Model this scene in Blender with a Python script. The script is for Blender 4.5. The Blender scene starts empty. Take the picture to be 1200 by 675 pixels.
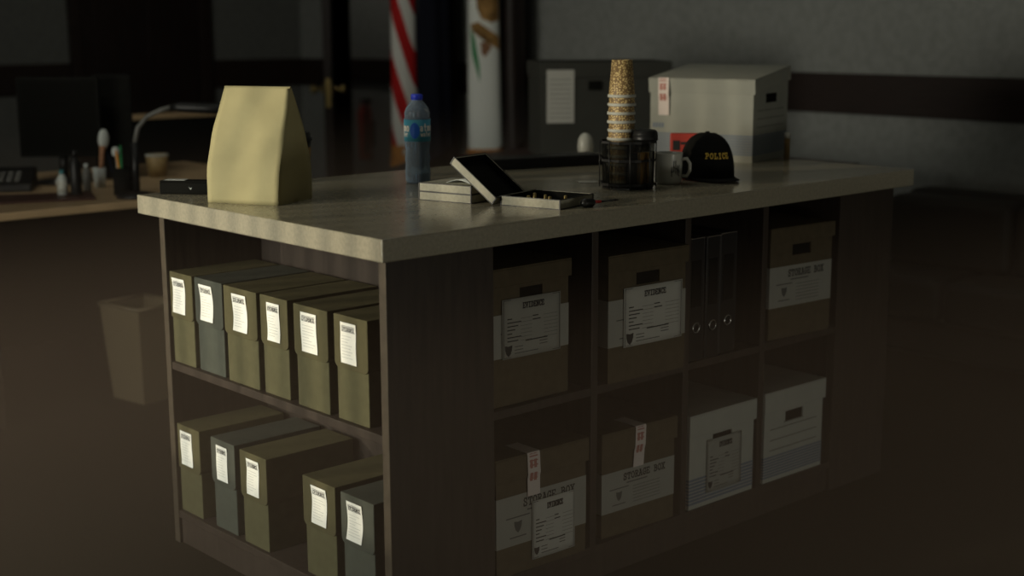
import bpy, bmesh, math, random
from mathutils import Vector, Matrix
random.seed(7)
R = math.radians
C = bpy.context.scene.collection
PI = math.pi

HAZE = .052
# ------------------------------------------------------------------ materials
def mat(name, col, rough=.6, spec=.5, metal=0., noise=0., nscale=30., bump=0., bscale=200., trans=0., ior=1.45, emis=None,
        stretch=None, sheen=0., coat=0.):
    m = bpy.data.materials.new(name); m.use_nodes = True
    nt = m.node_tree; b = nt.nodes['Principled BSDF']
    b.inputs['Base Color'].default_value = (*col, 1)
    b.inputs['Roughness'].default_value = rough
    b.inputs['Specular IOR Level'].default_value = spec
    b.inputs['Metallic'].default_value = metal
    b.inputs['Transmission Weight'].default_value = trans
    b.inputs['IOR'].default_value = ior
    if sheen: b.inputs['Sheen Weight'].default_value = sheen
    if coat: b.inputs['Coat Weight'].default_value = coat
    if emis:
        b.inputs['Emission Color'].default_value = (*emis[0], 1); b.inputs['Emission Strength'].default_value = emis[1]
    if noise or bump:
        tc = nt.nodes.new('ShaderNodeTexCoord'); mp = nt.nodes.new('ShaderNodeMapping')
        nt.links.new(tc.outputs['Object'], mp.inputs['Vector'])
        if stretch: mp.inputs['Scale'].default_value = stretch
    if noise:
        n = nt.nodes.new('ShaderNodeTexNoise'); n.inputs['Scale'].default_value = nscale; n.inputs['Detail'].default_value = 6
        nt.links.new(mp.outputs['Vector'], n.inputs['Vector'])
        r = nt.nodes.new('ShaderNodeValToRGB')
        r.color_ramp.elements[0].position = .3; r.color_ramp.elements[1].position = .7
        r.color_ramp.elements[0].color = (*[max(0, c*(1-noise)) for c in col], 1)
        r.color_ramp.elements[1].color = (*[min(1, c*(1+noise)) for c in col], 1)
        nt.links.new(n.outputs['Fac'], r.inputs['Fac']); nt.links.new(r.outputs['Color'], b.inputs['Base Color'])
    if bump:
        n2 = nt.nodes.new('ShaderNodeTexNoise'); n2.inputs['Scale'].default_value = bscale; n2.inputs['Detail'].default_value = 3
        nt.links.new(mp.outputs['Vector'], n2.inputs['Vector'])
        bp = nt.nodes.new('ShaderNodeBump'); bp.inputs['Strength'].default_value = bump; bp.inputs['Distance'].default_value = .002
        nt.links.new(n2.outputs['Fac'], bp.inputs['Height']); nt.links.new(bp.outputs['Normal'], b.inputs['Normal'])
    return m

M = dict(
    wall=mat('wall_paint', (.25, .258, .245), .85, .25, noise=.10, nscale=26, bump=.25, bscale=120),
    wallside=mat('shaded_wall_paint', (.15, .155, .145), .85, .2, noise=.08, nscale=26, bump=.25, bscale=120),  # wall grey darkened so the left wall's shade sits in the colour
    ceil=mat('ceiling_paint', (.3, .3, .28), .9, .2, noise=.05),
    carpet=mat('carpet', (.020, .016, .010), .95, .1, noise=.35, nscale=160, bump=.6, bscale=500),
    rail=mat('dark_wood', (.022, .013, .010), .55, .4, noise=.3, nscale=9, stretch=(1, 1, 14)),
    doorwood=mat('door_wood', (.018, .011, .009), .5, .4, noise=.3, nscale=8, stretch=(6, 6, 1)),
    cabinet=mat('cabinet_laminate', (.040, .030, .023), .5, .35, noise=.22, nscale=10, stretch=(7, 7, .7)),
    cabdark=mat('cabinet_back_shaded', (.024, .018, .014), .6, .3, noise=.2, nscale=10, stretch=(7, 7, .7)),  # laminate darkened to hold the shade inside the end bay
    midink=mat('grey_print', (.10, .10, .095), .8, .2),
    shelfedge=mat('cabinet_edge', (.058, .046, .032), .5, .35, noise=.2, nscale=12, stretch=(3, 3, 3)),
    stone=mat('worktop_stone', (.30, .275, .205), .19, .75, noise=.12, nscale=130, bump=.02, bscale=90),
    paper=mat('paper', (.86, .85, .78), .8, .2, noise=.03, nscale=30),
    sheet=mat('evidence_paper', (.46, .45, .405), .75, .2, noise=.03, nscale=25),
    ink=mat('ink', (.03, .03, .03), .8, .2),
    greyink=mat('pale_print', (.52, .52, .48), .8, .2),
    band=mat('box_band', (.30, .295, .26), .75, .2, noise=.04, nscale=20),
    kraft=mat('kraft_board', (.090, .071, .043), .85, .15, noise=.12, nscale=40),
    olive=mat('olive_board', (.084, .075, .037), .8, .2, noise=.10, nscale=45),
    oliveb=mat('olive_board_body', (.090, .084, .043), .8, .2, noise=.10, nscale=45),
    slate=mat('slate_board', (.060, .065, .052), .8, .2, noise=.10, nscale=45),
    slateb=mat('slate_board_body', (.066, .073, .058), .8, .2, noise=.10, nscale=45),
    whitetop=mat('white_board_far', (.29, .295, .258), .8, .2, noise=.04, nscale=20),
    white=mat('white_board', (.38, .38, .335), .8, .2, noise=.04, nscale=20),
    blue=mat('blue_print', (.16, .19, .24), .8, .2),
    hole=mat('dark_inside', (.006, .006, .005), .9, .1),
    tape=mat('tape_paper', (.62, .54, .50), .7, .2),
    tapered=mat('tape_red', (.40, .17, .14), .7, .2),
    black=mat('black_plastic', (.010, .010, .010), .4, .4),
    blackmat=mat('black_matte', (.009, .009, .008), .9, .1, noise=.2, nscale=60),
    chrome=mat('ring_metal', (.60, .60, .58), .25, .5, metal=1.),
    bag=mat('bag_paper', (.325, .29, .155), .8, .2, noise=.07, nscale=14, bump=.5, bscale=18),
    bottle=mat('bottle_plastic', (.50, .66, .88), .10, .5, trans=.72, ior=1.2),
    water=mat('water', (.50, .68, .88), .02, .5, trans=1., ior=1.2),
    bcap=mat('blue_cap', (.02, .05, .62), .4, .5),
    blabel=mat('bottle_label', (.06, .30, .46), .5, .4),
    blabel2=mat('bottle_label_blue', (.015, .10, .50), .5, .4),
    bwhite=mat('label_white', (.85, .85, .82), .6, .3),
    jewel=mat('case_linen', (.33, .315, .245), .7, .3, noise=.12, nscale=120),
    red=mat('red_card', (.42, .05, .035), .6, .3, noise=.1, nscale=30),
    redplastic=mat('red_plastic', (.35, .02, .015), .35, .5),
    mug=mat('mug_ceramic', (.50, .50, .45), .25, .5),
    cap=mat('cap_cloth', (.010, .010, .009), .9, .15, bump=.4, bscale=300),
    gold=mat('gold_thread', (.85, .58, .10), .6, .4),
    leather=mat('black_leather', (.016, .015, .013), .55, .3, bump=.2, bscale=60),
    darkbox=mat('grey_board', (.046, .046, .039), .8, .2, noise=.06, nscale=14),
    desk=mat('desk_wood', (.44, .31, .175), .5, .35, noise=.12, nscale=8, stretch=(1, 8, 1)),
    deskdark=mat('desk_panel', (.03, .022, .016), .6, .3),
    tablewood=mat('table_wood', (.05, .020, .014), .45, .4, noise=.3, nscale=8),
    grey=mat('grey_metal', (.12, .12, .11), .4, .5),
    brass=mat('brass', (.55, .42, .17), .3, .5, metal=1.),
    sleeve=mat('cup_sleeve', (.28, .19, .085), .8, .2),
    fwhite=mat('flag_white', (.80, .82, .78), .85, .2),
    gbrown=mat('flag_brown', (.30, .17, .06), .85, .2, noise=.6, nscale=18),
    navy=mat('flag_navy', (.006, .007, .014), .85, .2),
    fringe=mat('gold_fringe', (.48, .20, .045), .8, .2, noise=.3, nscale=80),
    skin=mat('brush_wood', (.26, .13, .07), .6, .3),
    pale=mat('pale_plastic', (.45, .48, .46), .5, .4),
    teal=mat('teal_plastic', (.05, .20, .22), .5, .4),
    green=mat('green_plastic', (.03, .24, .08), .5, .4),
    orange=mat('orange_plastic', (.55, .23, .03), .5, .4),
    bin=mat('bin_plastic', (.16, .125, .075), .5, .4),
    maroon=mat('maroon_leather', (.055, .022, .016), .5, .4),
    slat=mat('blind_fabric', (.35, .32, .26), .8, .2),
    frame=mat('window_frame', (.10, .08, .06), .6, .3),
    tan=mat('tan_packet', (.42, .25, .09), .7, .2),
)

def ramp_mat(name, build):
    m = bpy.data.materials.new(name); m.use_nodes = True
    build(m.node_tree, m.node_tree.nodes['Principled BSDF']); return m

def cup_nodes(nt, b):
    tc = nt.nodes.new('ShaderNodeTexCoord'); v = nt.nodes.new('ShaderNodeTexVoronoi'); v.inputs['Scale'].default_value = 210
    nt.links.new(tc.outputs['Object'], v.inputs['Vector'])
    r = nt.nodes.new('ShaderNodeValToRGB'); e = r.color_ramp.elements
    e[0].position = .30; e[0].color = (.55, .43, .20, 1); e[1].position = .52; e[1].color = (.16, .10, .04, 1)
    x = e.new(.42); x.color = (.42, .28, .10, 1)
    nt.links.new(v.outputs['Distance'], r.inputs['Fac']); nt.links.new(r.outputs['Color'], b.inputs['Base Color'])
    b.inputs['Roughness'].default_value = .6
def clear_nodes(nt, b):
    tr = nt.nodes.new('ShaderNodeBsdfTransparent'); tr.inputs['Color'].default_value = (.74, .74, .72, 1)
    mx = nt.nodes.new('ShaderNodeMixShader'); mx.inputs[0].default_value = .14
    b.inputs['Base Color'].default_value = (.02, .02, .02, 1); b.inputs['Roughness'].default_value = .12
    nt.links.new(tr.outputs[0], mx.inputs[1]); nt.links.new(b.outputs[0], mx.inputs[2])
    nt.links.new(mx.outputs[0], nt.nodes['Material Output'].inputs['Surface'])
M['clear'] = ramp_mat('smoked_plastic', clear_nodes)
M['cup'] = ramp_mat('cup_print', cup_nodes)

def stripe_nodes(nt, b):
    # diagonal red and white stripes of the hanging flag, in its own object space
    tc = nt.nodes.new('ShaderNodeTexCoord'); s = nt.nodes.new('ShaderNodeSeparateXYZ')
    nt.links.new(tc.outputs['UV'], s.inputs['Vector'])
    a = nt.nodes.new('ShaderNodeMath'); a.operation = 'MULTIPLY_ADD'; a.inputs[1].default_value = 1.0
    k = nt.nodes.new('ShaderNodeMath'); k.operation = 'MULTIPLY'; k.inputs[1].default_value = .30
    nt.links.new(s.outputs['Y'], k.inputs[0])
    nt.links.new(s.outputs['X'], a.inputs[0]); nt.links.new(k.outputs[0], a.inputs[2])
    d = nt.nodes.new('ShaderNodeMath'); d.operation = 'MULTIPLY'; d.inputs[1].default_value = 1/.125
    nt.links.new(a.outputs[0], d.inputs[0])
    f = nt.nodes.new('ShaderNodeMath'); f.operation = 'FRACT'; nt.links.new(d.outputs[0], f.inputs[0])
    g = nt.nodes.new('ShaderNodeMath'); g.operation = 'GREATER_THAN'; g.inputs[1].default_value = .5; nt.links.new(f.outputs[0], g.inputs[0])
    mx = nt.nodes.new('ShaderNodeMix'); mx.data_type = 'RGBA'
    mx.inputs[6].default_value = (.45, .018, .018, 1); mx.inputs[7].default_value = (.70, .70, .66, 1)
    nt.links.new(g.outputs[0], mx.inputs[0]); nt.links.new(mx.outputs[2], b.inputs['Base Color'])
    b.inputs['Roughness'].default_value = .85; b.inputs['Specular IOR Level'].default_value = .2
M['stripes'] = ramp_mat('flag_stripes', stripe_nodes)

# ------------------------------------------------------------------ mesh helpers
class MB:
    def __init__(s): s.bm = bmesh.new()
    def _add(s, verts, faces, mi=0, sm=False):
        vs = [s.bm.verts.new(v) for v in verts]
        for f in faces:
            try:
                fc = s.bm.faces.new([vs[i] for i in f]); fc.material_index = mi; fc.smooth = sm
            except ValueError: pass
        return vs
    def box(s, x0, x1, y0, y1, z0, z1, mi=0, mx=None):
        P = [Vector((x, y, z)) for z in (z0, z1) for x, y in ((x0, y0), (x1, y0), (x1, y1), (x0, y1))]
        if mx is not None: P = [mx @ p for p in P]
        s._add(P, [(3, 2, 1, 0), (4, 5, 6, 7), (0, 1, 5, 4), (1, 2, 6, 5), (2, 3, 7, 6), (3, 0, 4, 7)], mi); return s
    def lathe(s, prof, n=32, mx=None, mi=0, a0=0, a1=2*PI, sm=True):
        full = abs(a1-a0-2*PI) < 1e-6; k = n if full else n+1; V = []; F = []
        for r, z in prof:
            for i in range(k):
                a = a0+(a1-a0)*i/n; p = Vector((r*math.cos(a), r*math.sin(a), z)); V.append(mx @ p if mx is not None else p)
        for j in range(len(prof)-1):
            for i in range(n):
                i2 = (i+1) % k
                F.append((j*k+i, j*k+i2, (j+1)*k+i2, (j+1)*k+i))
        s._add(V, F, mi, sm)
        return s
    def tube(s, pts, r, n=10, mi=0, cap=True, closed=False):
        pts = [Vector(p) for p in pts]; rs = r if isinstance(r, (list, tuple)) else [r]*len(pts)
        V = []; F = []; up = Vector((0, 0, 1)); N = len(pts); prev = None
        for i, p in enumerate(pts):
            a = pts[(i-1) % N] if (closed or i) else p; b = pts[(i+1) % N] if (closed or i < N-1) else p
            t = (b-a).normalized()
            u = t.cross(prev if prev is not None and abs(t.dot(prev)) < .98 else (up if abs(t.z) < .95 else Vector((1, 0, 0)))).normalized()
            w = u.cross(t).normalized(); prev = w
            for k in range(n):
                an = 2*PI*k/n; V.append(p+(u*math.cos(an)+w*math.sin(an))*rs[i])
        for i in range(N if closed else N-1):
            for k in range(n):
                i2 = (i+1) % N; F.append((i*n+k, i*n+(k+1) % n, i2*n+(k+1) % n, i2*n+k))
        if cap and not closed:
            F.append(tuple(range(n-1, -1, -1))); F.append(tuple((N-1)*n+k for k in range(n)))
        s._add(V, F, mi, True); return s
    def prism(s, poly, z0, z1, mx=None, mi=0):
        n = len(poly); P = [Vector((x, y, z)) for z in (z0, z1) for x, y in poly]
        if mx is not None: P = [mx @ p for p in P]
        s._add(P, [tuple(range(n-1, -1, -1)), tuple(range(n, 2*n))]+[(i, (i+1) % n, n+(i+1) % n, n+i) for i in range(n)], mi); return s
    def grid(s, f, nu, nv, mi=0, sm=True, uv=False):
        V = [Vector(f(i/nu, j/nv)) for j in range(nv+1) for i in range(nu+1)]
        F = [(j*(nu+1)+i, j*(nu+1)+i+1, (j+1)*(nu+1)+i+1, (j+1)*(nu+1)+i) for j in range(nv) for i in range(nu)]
        s._add(V, F, mi, sm); return s
    def build(s, name, m, parent=None, bevel=0, seg=2, solid=0, weld=False, sub=0):
        if weld: bmesh.ops.remove_doubles(s.bm, verts=s.bm.verts, dist=1e-5)
        bmesh.ops.recalc_face_normals(s.bm, faces=s.bm.faces)
        me = bpy.data.meshes.new(name); s.bm.to_mesh(me); s.bm.free()
        for x in (m if isinstance(m, (list, tuple)) else [m]): me.materials.append(M[x] if isinstance(x, str) else x)
        o = bpy.data.objects.new(name, me); C.objects.link(o)
        if parent is not None: o.parent = parent
        if solid:
            k = o.modifiers.new('solid', 'SOLIDIFY'); k.thickness = solid; k.offset = 0
        if bevel:
            k = o.modifiers.new('bevel', 'BEVEL'); k.width = bevel; k.segments = seg; k.limit_method = 'ANGLE'; k.harden_normals = False
        if sub:
            k = o.modifiers.new('sub', 'SUBSURF'); k.levels = sub; k.render_levels = sub
        return o

def thing(name, label, cat, loc=(0, 0, 0), rz=0, group=None):
    o = bpy.data.objects.new(name, None); C.objects.link(o); o.empty_display_size = .05
    o.location = loc; o.rotation_euler = (0, 0, rz); tag(o, label, cat, group); return o
def tag(o, label, cat, group=None, kind=None):
    o['label'] = label; o['category'] = cat
    if group: o['group'] = group
    if kind: o['kind'] = kind
    return o
def struct(o, label=None):
    o['kind'] = 'structure'
    if label: o['label'] = label
    return o
def place(o, loc, rz=0):
    o.location = loc; o.rotation_euler = (0, 0, rz); return o

# typewriter lettering made of strokes: (x0,y0,x1,y1) in a 1 x 1 cell
GLY = {
 'E': [(.15,0,.15,1),(0,1,.85,1),(.85,1,.85,.78),(0,0,.9,0),(.9,0,.9,.22),(.15,.5,.6,.5)],
 'V': [(.1,1,.5,0),(.9,1,.5,0),(-.05,1,.3,1),(.7,1,1.05,1)],
 'I': [(.5,0,.5,1),(.2,1,.8,1),(.2,0,.8,0)],
 'D': [(.18,0,.18,1),(0,1,.55,1),(.55,1,.9,.72),(.9,.72,.9,.28),(.9,.28,.55,0),(.55,0,0,0)],
 'N': [(.15,0,.15,1),(.15,1,.85,0),(.85,0,.85,1),(0,1,.2,1),(.65,1,1,1),(0,0,.35,0)],
 'C': [(.88,1,.88,.7),(.88,.85,.6,1),(.6,1,.35,1),(.35,1,.1,.7),(.1,.7,.1,.3),(.1,.3,.35,0),(.35,0,.65,0),(.65,0,.92,.22)],
 'S': [(.82,1,.82,.72),(.82,.85,.6,1),(.6,1,.3,1),(.3,1,.14,.78),(.14,.78,.3,.56),(.3,.56,.7,.46),(.7,.46,.88,.24),(.88,.24,.7,0),(.7,0,.35,0),(.35,0,.12,.16),(.12,0,.12,.3)],
 'T': [(.5,0,.5,1),(.05,1,.95,1),(.05,1,.05,.76),(.95,1,.95,.76),(.28,0,.72,0)],
 'O': [(.35,1,.65,1),(.65,1,.92,.7),(.92,.7,.92,.3),(.92,.3,.65,0),(.65,0,.35,0),(.35,0,.08,.3),(.08,.3,.08,.7),(.08,.7,.35,1)],
 'R': [(.18,0,.18,1),(0,1,.6,1),(.6,1,.85,.82),(.85,.82,.85,.68),(.85,.68,.6,.5),(.6,.5,.18,.5),(.5,.5,.85,0),(0,0,.38,0),(.75,0,1,0)],
 'A': [(.1,0,.48,1),(.52,1,.9,0),(.28,.36,.72,.36),(-.05,0,.3,0),(.7,0,1.05,0),(.25,1,.55,1)],
 'G': [(.85,1,.85,.72),(.85,.86,.6,1),(.6,1,.35,1),(.35,1,.08,.7),(.08,.7,.08,.3),(.08,.3,.35,0),(.35,0,.6,0),(.6,0,.85,.15),(.85,.15,.85,.42),(.55,.42,1,.42)],
 'B': [(.18,0,.18,1),(0,1,.58,1),(.58,1,.8,.85),(.8,.85,.8,.68),(.8,.68,.58,.53),(.18,.53,.62,.53),(.62,.53,.9,.38),(.9,.38,.9,.16),(.9,.16,.62,0),(.62,0,0,0)],
 'X': [(.1,0,.9,1),(.1,1,.9,0),(-.05,0,.3,0),(.7,0,1.05,0),(-.05,1,.3,1),(.7,1,1.05,1)],
 'P': [(.2,0,.2,1),(0,1,.6,1),(.6,1,.88,.82),(.88,.82,.88,.64),(.88,.64,.6,.46),(.6,.46,.2,.46),(0,0,.45,0)],
 'L': [(.3,0,.3,1),(.08,1,.55,1),(.05,0,.92,0),(.92,0,.92,.32)],
 'a': [(.15,.6,.5,.66),(.5,.66,.78,.5),(.78,.5,.78,0),(.78,.36,.35,.36),(.35,.36,.15,.2),(.15,.2,.35,0),(.35,0,.78,.12)],
 't': [(.4,1,.4,.12),(.4,.12,.7,0),(.12,.66,.75,.66)],
 'm': [(.06,0,.06,.66),(.06,.55,.3,.66),(.3,.66,.5,.5),(.5,.5,.5,0),(.5,.5,.72,.66),(.72,.66,.94,.5),(.94,.5,.94,0)],
 'o': [(.3,.66,.7,.66),(.7,.66,.88,.33),(.88,.33,.7,0),(.7,0,.3,0),(.3,0,.12,.33),(.12,.33,.3,.66)],
 'w': [(.03,.66,.25,0),(.25,0,.5,.5),(.5,.5,.75,0),(.75,0,.97,.66)],
 'e': [(.14,.34,.86,.34),(.86,.34,.7,.66),(.7,.66,.32,.66),(.32,.66,.12,.33),(.12,.33,.34,0),(.34,0,.8,.06)],
 'r': [(.25,0,.25,.66),(.25,.5,.5,.66),(.5,.66,.8,.6)],
 ' ': [],
}
def strokes(mb, text, x0, y0, h, w, th, fn, gap=.22, t=.0004, mi=0):
    """letters on a surface; fn(x, y, out) gives the 3-D point, out = height above the surface"""
    adv = w*(1+gap)
    for i, ch in enumerate(text):
        for (a, b, c, d) in GLY[ch]:
            p = Vector((x0+i*adv+a*w, y0+b*h)); q = Vector((x0+i*adv+c*w, y0+d*h))
            dv = (q-p).normalized(); nv = Vector((-dv.y, dv.x))*th/2; p = p-dv*th/2; q = q+dv*th/2
            c4 = [p+nv, p-nv, q-nv, q+nv]
            P = [fn(v.x, v.y, t) for v in c4]
            mb._add(P, [(0, 1, 2, 3)], mi)
def textw(text, w, gap=.22): return len(text)*w*(1+gap)-w*gap
def rect(mb, x0, x1, y0, y1, fn, t=.0004, mi=0):
    mb._add([fn(x0, y0, t), fn(x1, y0, t), fn(x1, y1, t), fn(x0, y1, t)], [(0, 1, 2, 3)], mi)

# ------------------------------------------------------------------ the room
X_BACK, Y_LEFT, X_FRONT, H_CEIL = 3.7, 5.8, -2.15, 2.75
Y_NEAR = -3.6
m = MB(); m.box(X_FRONT-.1, 5.6, Y_NEAR, 7.6, -.06, 0); struct(m.build('floor', 'carpet'))
m = MB(); m.box(X_FRONT-.1, 5.6, Y_NEAR, 7.6, H_CEIL, H_CEIL+.06); struct(m.build('ceiling', 'ceil'))
DY0, DY1, DH = 4.44, 5.40, 2.1                                       # doorway in the back wall
m = MB()
m.box(X_BACK, X_BACK+.12, Y_NEAR, DY0, 0, H_CEIL); m.box(X_BACK, X_BACK+.12, DY1, 7.6, 0, H_CEIL); m.box(X_BACK, X_BACK+.12, DY0, DY1, DH, H_CEIL)
struct(m.build('wall_back', 'wall'))
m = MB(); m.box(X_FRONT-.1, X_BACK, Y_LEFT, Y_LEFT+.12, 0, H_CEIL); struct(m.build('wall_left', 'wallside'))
m = MB(); m.box(4.85, 4.95, 4.0, 7.6, 0, H_CEIL); m.box(X_BACK+.12, 4.85, 7.5, 7.6, 0, H_CEIL); m.box(X_BACK+.12, 4.85, 3.9, 4.0, 0, H_CEIL)
struct(m.build('wall_hallway', 'wall'), 'grey hallway wall seen through the open doorway')
# wall with the window: off to the left of the camera
WY0, WY1, WZ0, WZ1 = .05, 2.2, .62, 2.0
m = MB()
m.box(X_FRONT-.1, X_FRONT, Y_NEAR, WY0, 0, H_CEIL); m.box(X_FRONT-.1, X_FRONT, WY1, Y_LEFT, 0, H_CEIL)
m.box(X_FRONT-.1, X_FRONT, WY0, WY1, 0, WZ0); m.box(X_FRONT-.1, X_FRONT, WY0, WY1, WZ1, H_CEIL)
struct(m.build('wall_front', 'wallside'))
m = MB()
for y in (WY0, (WY0+WY1)/2-.02, WY1-.04): m.box(X_FRONT-.08, X_FRONT-.03, y, y+.04, WZ0, WZ1)
for z in (WZ0, WZ1-.04): m.box(X_FRONT-.08, X_FRONT-.03, WY0, WY1, z, z+.04)
struct(m.build('window_1', 'frame'))
# chair rails and dark casings
m = MB(); m.box(X_BACK-.02, X_BACK, Y_NEAR, DY0-.02, .936, 1.115); m.box(X_BACK-.02, X_BACK, DY1+.08, Y_LEFT, .936, 1.115); struct(m.build('trim_1', 'rail', bevel=.004), 'dark wood rail along the grey back wall')
m = MB(); m.box(X_FRONT, 2.05, Y_LEFT-.02, Y_LEFT, .936, 1.115); m.box(3.0, X_BACK-.02, Y_LEFT-.02, Y_LEFT, .936, 1.115); struct(m.build('trim_2', 'rail', bevel=.004), 'dark wood rail along the left wall')
m = MB(); m.box(4.83, 4.85, 4.0, 7.5, .90, 1.075); struct(m.build('trim_3', 'rail', bevel=.004), 'dark wood rail in the hallway')
m = MB(); m.box(X_BACK-.03, X_BACK+.13, DY1, DY1+.08, 0, DH+.08); m.box(X_BACK-.03, X_BACK+.13, DY0-.09, DY0, 0, DH+.08); m.box(X_BACK-.03, X_BACK+.13, DY0, DY1, DH, DH+.08)
struct(m.build('trim_4', 'doorwood', bevel=.004), 'dark wood casing around the open doorway')
m = MB(); m.box(X_BACK-.07, X_BACK-.021, 3.50, 3.70, 0, H_CEIL); struct(m.build('trim_5', 'doorwood', bevel=.004), 'dark upright strip on the back wall behind the white flag')  # dark strip added behind the white flag's dark side
m = MB(); m.box(X_BACK-.07, X_BACK-.031, 4.10, 4.34, 0, H_CEIL); struct(m.build('trim_6', 'doorwood', bevel=.004), 'dark upright strip on the back wall behind the striped flag')  # dark strip added behind the striped flag's dark side
# dark door in the left wall
m = MB(); m.box(2.12, 2.92, Y_LEFT-.03, Y_LEFT, 0, 2.1)
for z0, z1 in ((.2, .9), (1.05, 1.95)):
    for x0 in (2.2, 2.56): m.box(x0, x0+.28, Y_LEFT-.036, Y_LEFT-.03, z0, z1)
d = struct(m.build('door_2', 'doorwood', bevel=.004), 'dark wooden door in the left wall')
m = MB(); m.box(2.05, 2.12, Y_LEFT-.045, Y_LEFT, 0, 2.17); m.box(2.92, 3.0, Y_LEFT-.045, Y_LEFT, 0, 2.17); m.box(2.12, 2.92, Y_LEFT-.045, Y_LEFT, 2.1, 2.17)
m.build('door_frame', 'rail', d, bevel=.004)
# open door leaf of the doorway, swung into the room and seen almost edge-on
dl = bpy.data.objects.new('door_1', None); C.objects.link(dl); dl.location = (3.66, 5.42, 0); dl.rotation_euler = (0, 0, math.atan2(-.80, -.565))
struct(dl, 'open dark wooden door seen edge-on with brass knobs')
m = MB(); m.box(0, .84, -.025, .025, .01, 2.08)
for s in (-1, 1):
    for z0, z1 in ((.2, .9), (1.05, 1.95)): m.box(.12, .72, s*.025-.003, s*.025+.003, z0, z1)
m.build('door_leaf', 'doorwood', dl, bevel=.003)
for s in (-1, 1):
    m = MB(); mx = Matrix.Translation((.77, s*.025, .955)) @ Matrix.Rotation(-s*PI/2, 4, 'X')
    m.lathe([(0, 0), (.034, 0), (.034, .008), (.012, .014), (.012, .04), (.026, .05), (.030, .065), (.024, .08), (0, .084)], 20, mx)
    m.build('door_knob', 'brass', dl)
m = MB(); m.box(.835, .843, -.014, .014, .85, 1.02); m.build('latch_plate', 'brass', dl)
# vertical blinds in the window
bl = thing('vertical_blind', 'vertical fabric blind hanging in the window beside the camera', 'blind', (X_FRONT+.05, 0, 0))
m = MB(); m.box(-.03, .03, WY0-.05, WY1+.05, WZ1+.02, WZ1+.06); m.build('head_rail', 'slat', bl)
y = WY0+.02; a = math.atan2(-.42, .9)
while y < WY1:
    m = MB(); m.box(-.040, .040, -.0008, .0008, WZ0-.03, WZ1+.02, mx=Matrix.Translation((0, y, 0)) @ Matrix.Rotation(R(1), 4, 'Z')); m.build('slat', 'slat', bl); y += .092

# ------------------------------------------------------------------ the island: cabinet and worktop
L, W, H, T = 1.937, 1.024, .92, .048
m = MB(); m.box(0, L, 0, W, H-T, H)
tag(m.build('worktop', 'stone', bevel=.003), 'long pale speckled stone worktop on the dark storage cabinet', 'worktop')
O = .04; ZS, ZB = .491, .09; XE = .331; XR = 1.63
cab = thing('storage_cabinet', 'dark brown open storage cabinet holding file boxes under the stone worktop', 'cabinet')
ZT = H-T
def part(name, boxes, mt='cabinet', bev=.0015):
    m = MB()
    for b in boxes: m.box(*b)
    return m.build(name, mt, cab, bevel=bev)
X1 = L-O; Y1 = W-O
part('end_panel', [(O, XE, O, O+.024, 0, ZT)])                    # blank panel at the near corner
part('end_panel', [(O, XE, Y1-.024, Y1, 0, ZT)])
part('end_panel', [(XR, X1, O, O+.024, 0, ZT)])
part('end_panel', [(XR, X1, Y1-.024, Y1, 0, ZT)])
part('edge_strip', [(O-.0025, O, O, O+.024, 0, ZT)], 'shelfedge', .0008)
part('edge_strip', [(O-.0025, O, Y1-.024, Y1, 0, ZT)], 'shelfedge', .0008)
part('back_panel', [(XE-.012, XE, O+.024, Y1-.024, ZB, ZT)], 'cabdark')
part('back_panel', [(XR, XR+.012, O+.024, Y1-.024, ZB, ZT)])
part('back_panel', [(XE, XR, .44, .455, ZB, ZT)])
part('rear_panel', [(XE, XR, Y1-.02, Y1, 0, ZT)])
part('top_rail', [(O+.012, XE-.012, O+.024, Y1-.024, ZT-.016, ZT)])
part('shelf', [(O, XE-.012, O+.024, Y1-.024, ZS-.020, ZS)], 'cabinet')
part('shelf', [(O, XE-.012, O+.024, Y1-.024, ZB-.020, ZB)], 'cabinet')
part('plinth', [(O+.006, O+.02, O+.024, Y1-.024, 0, ZB-.020)])
for x in (.660, .992, 1.305): part('divider', [(x-.022, x, O, .44, ZB, ZT)])
part('shelf', [(XE, XR, O+.002, .44, ZS-.020, ZS)])
part('shelf', [(XE, XR, O+.002, .44, ZB-.020, ZB)])
part('plinth', [(XE, XR, O+.01, O+.024, 0, ZB-.020)])
part('end_panel', [(X1-.02, X1, O+.024, Y1-.024, 0, ZT)])

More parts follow.
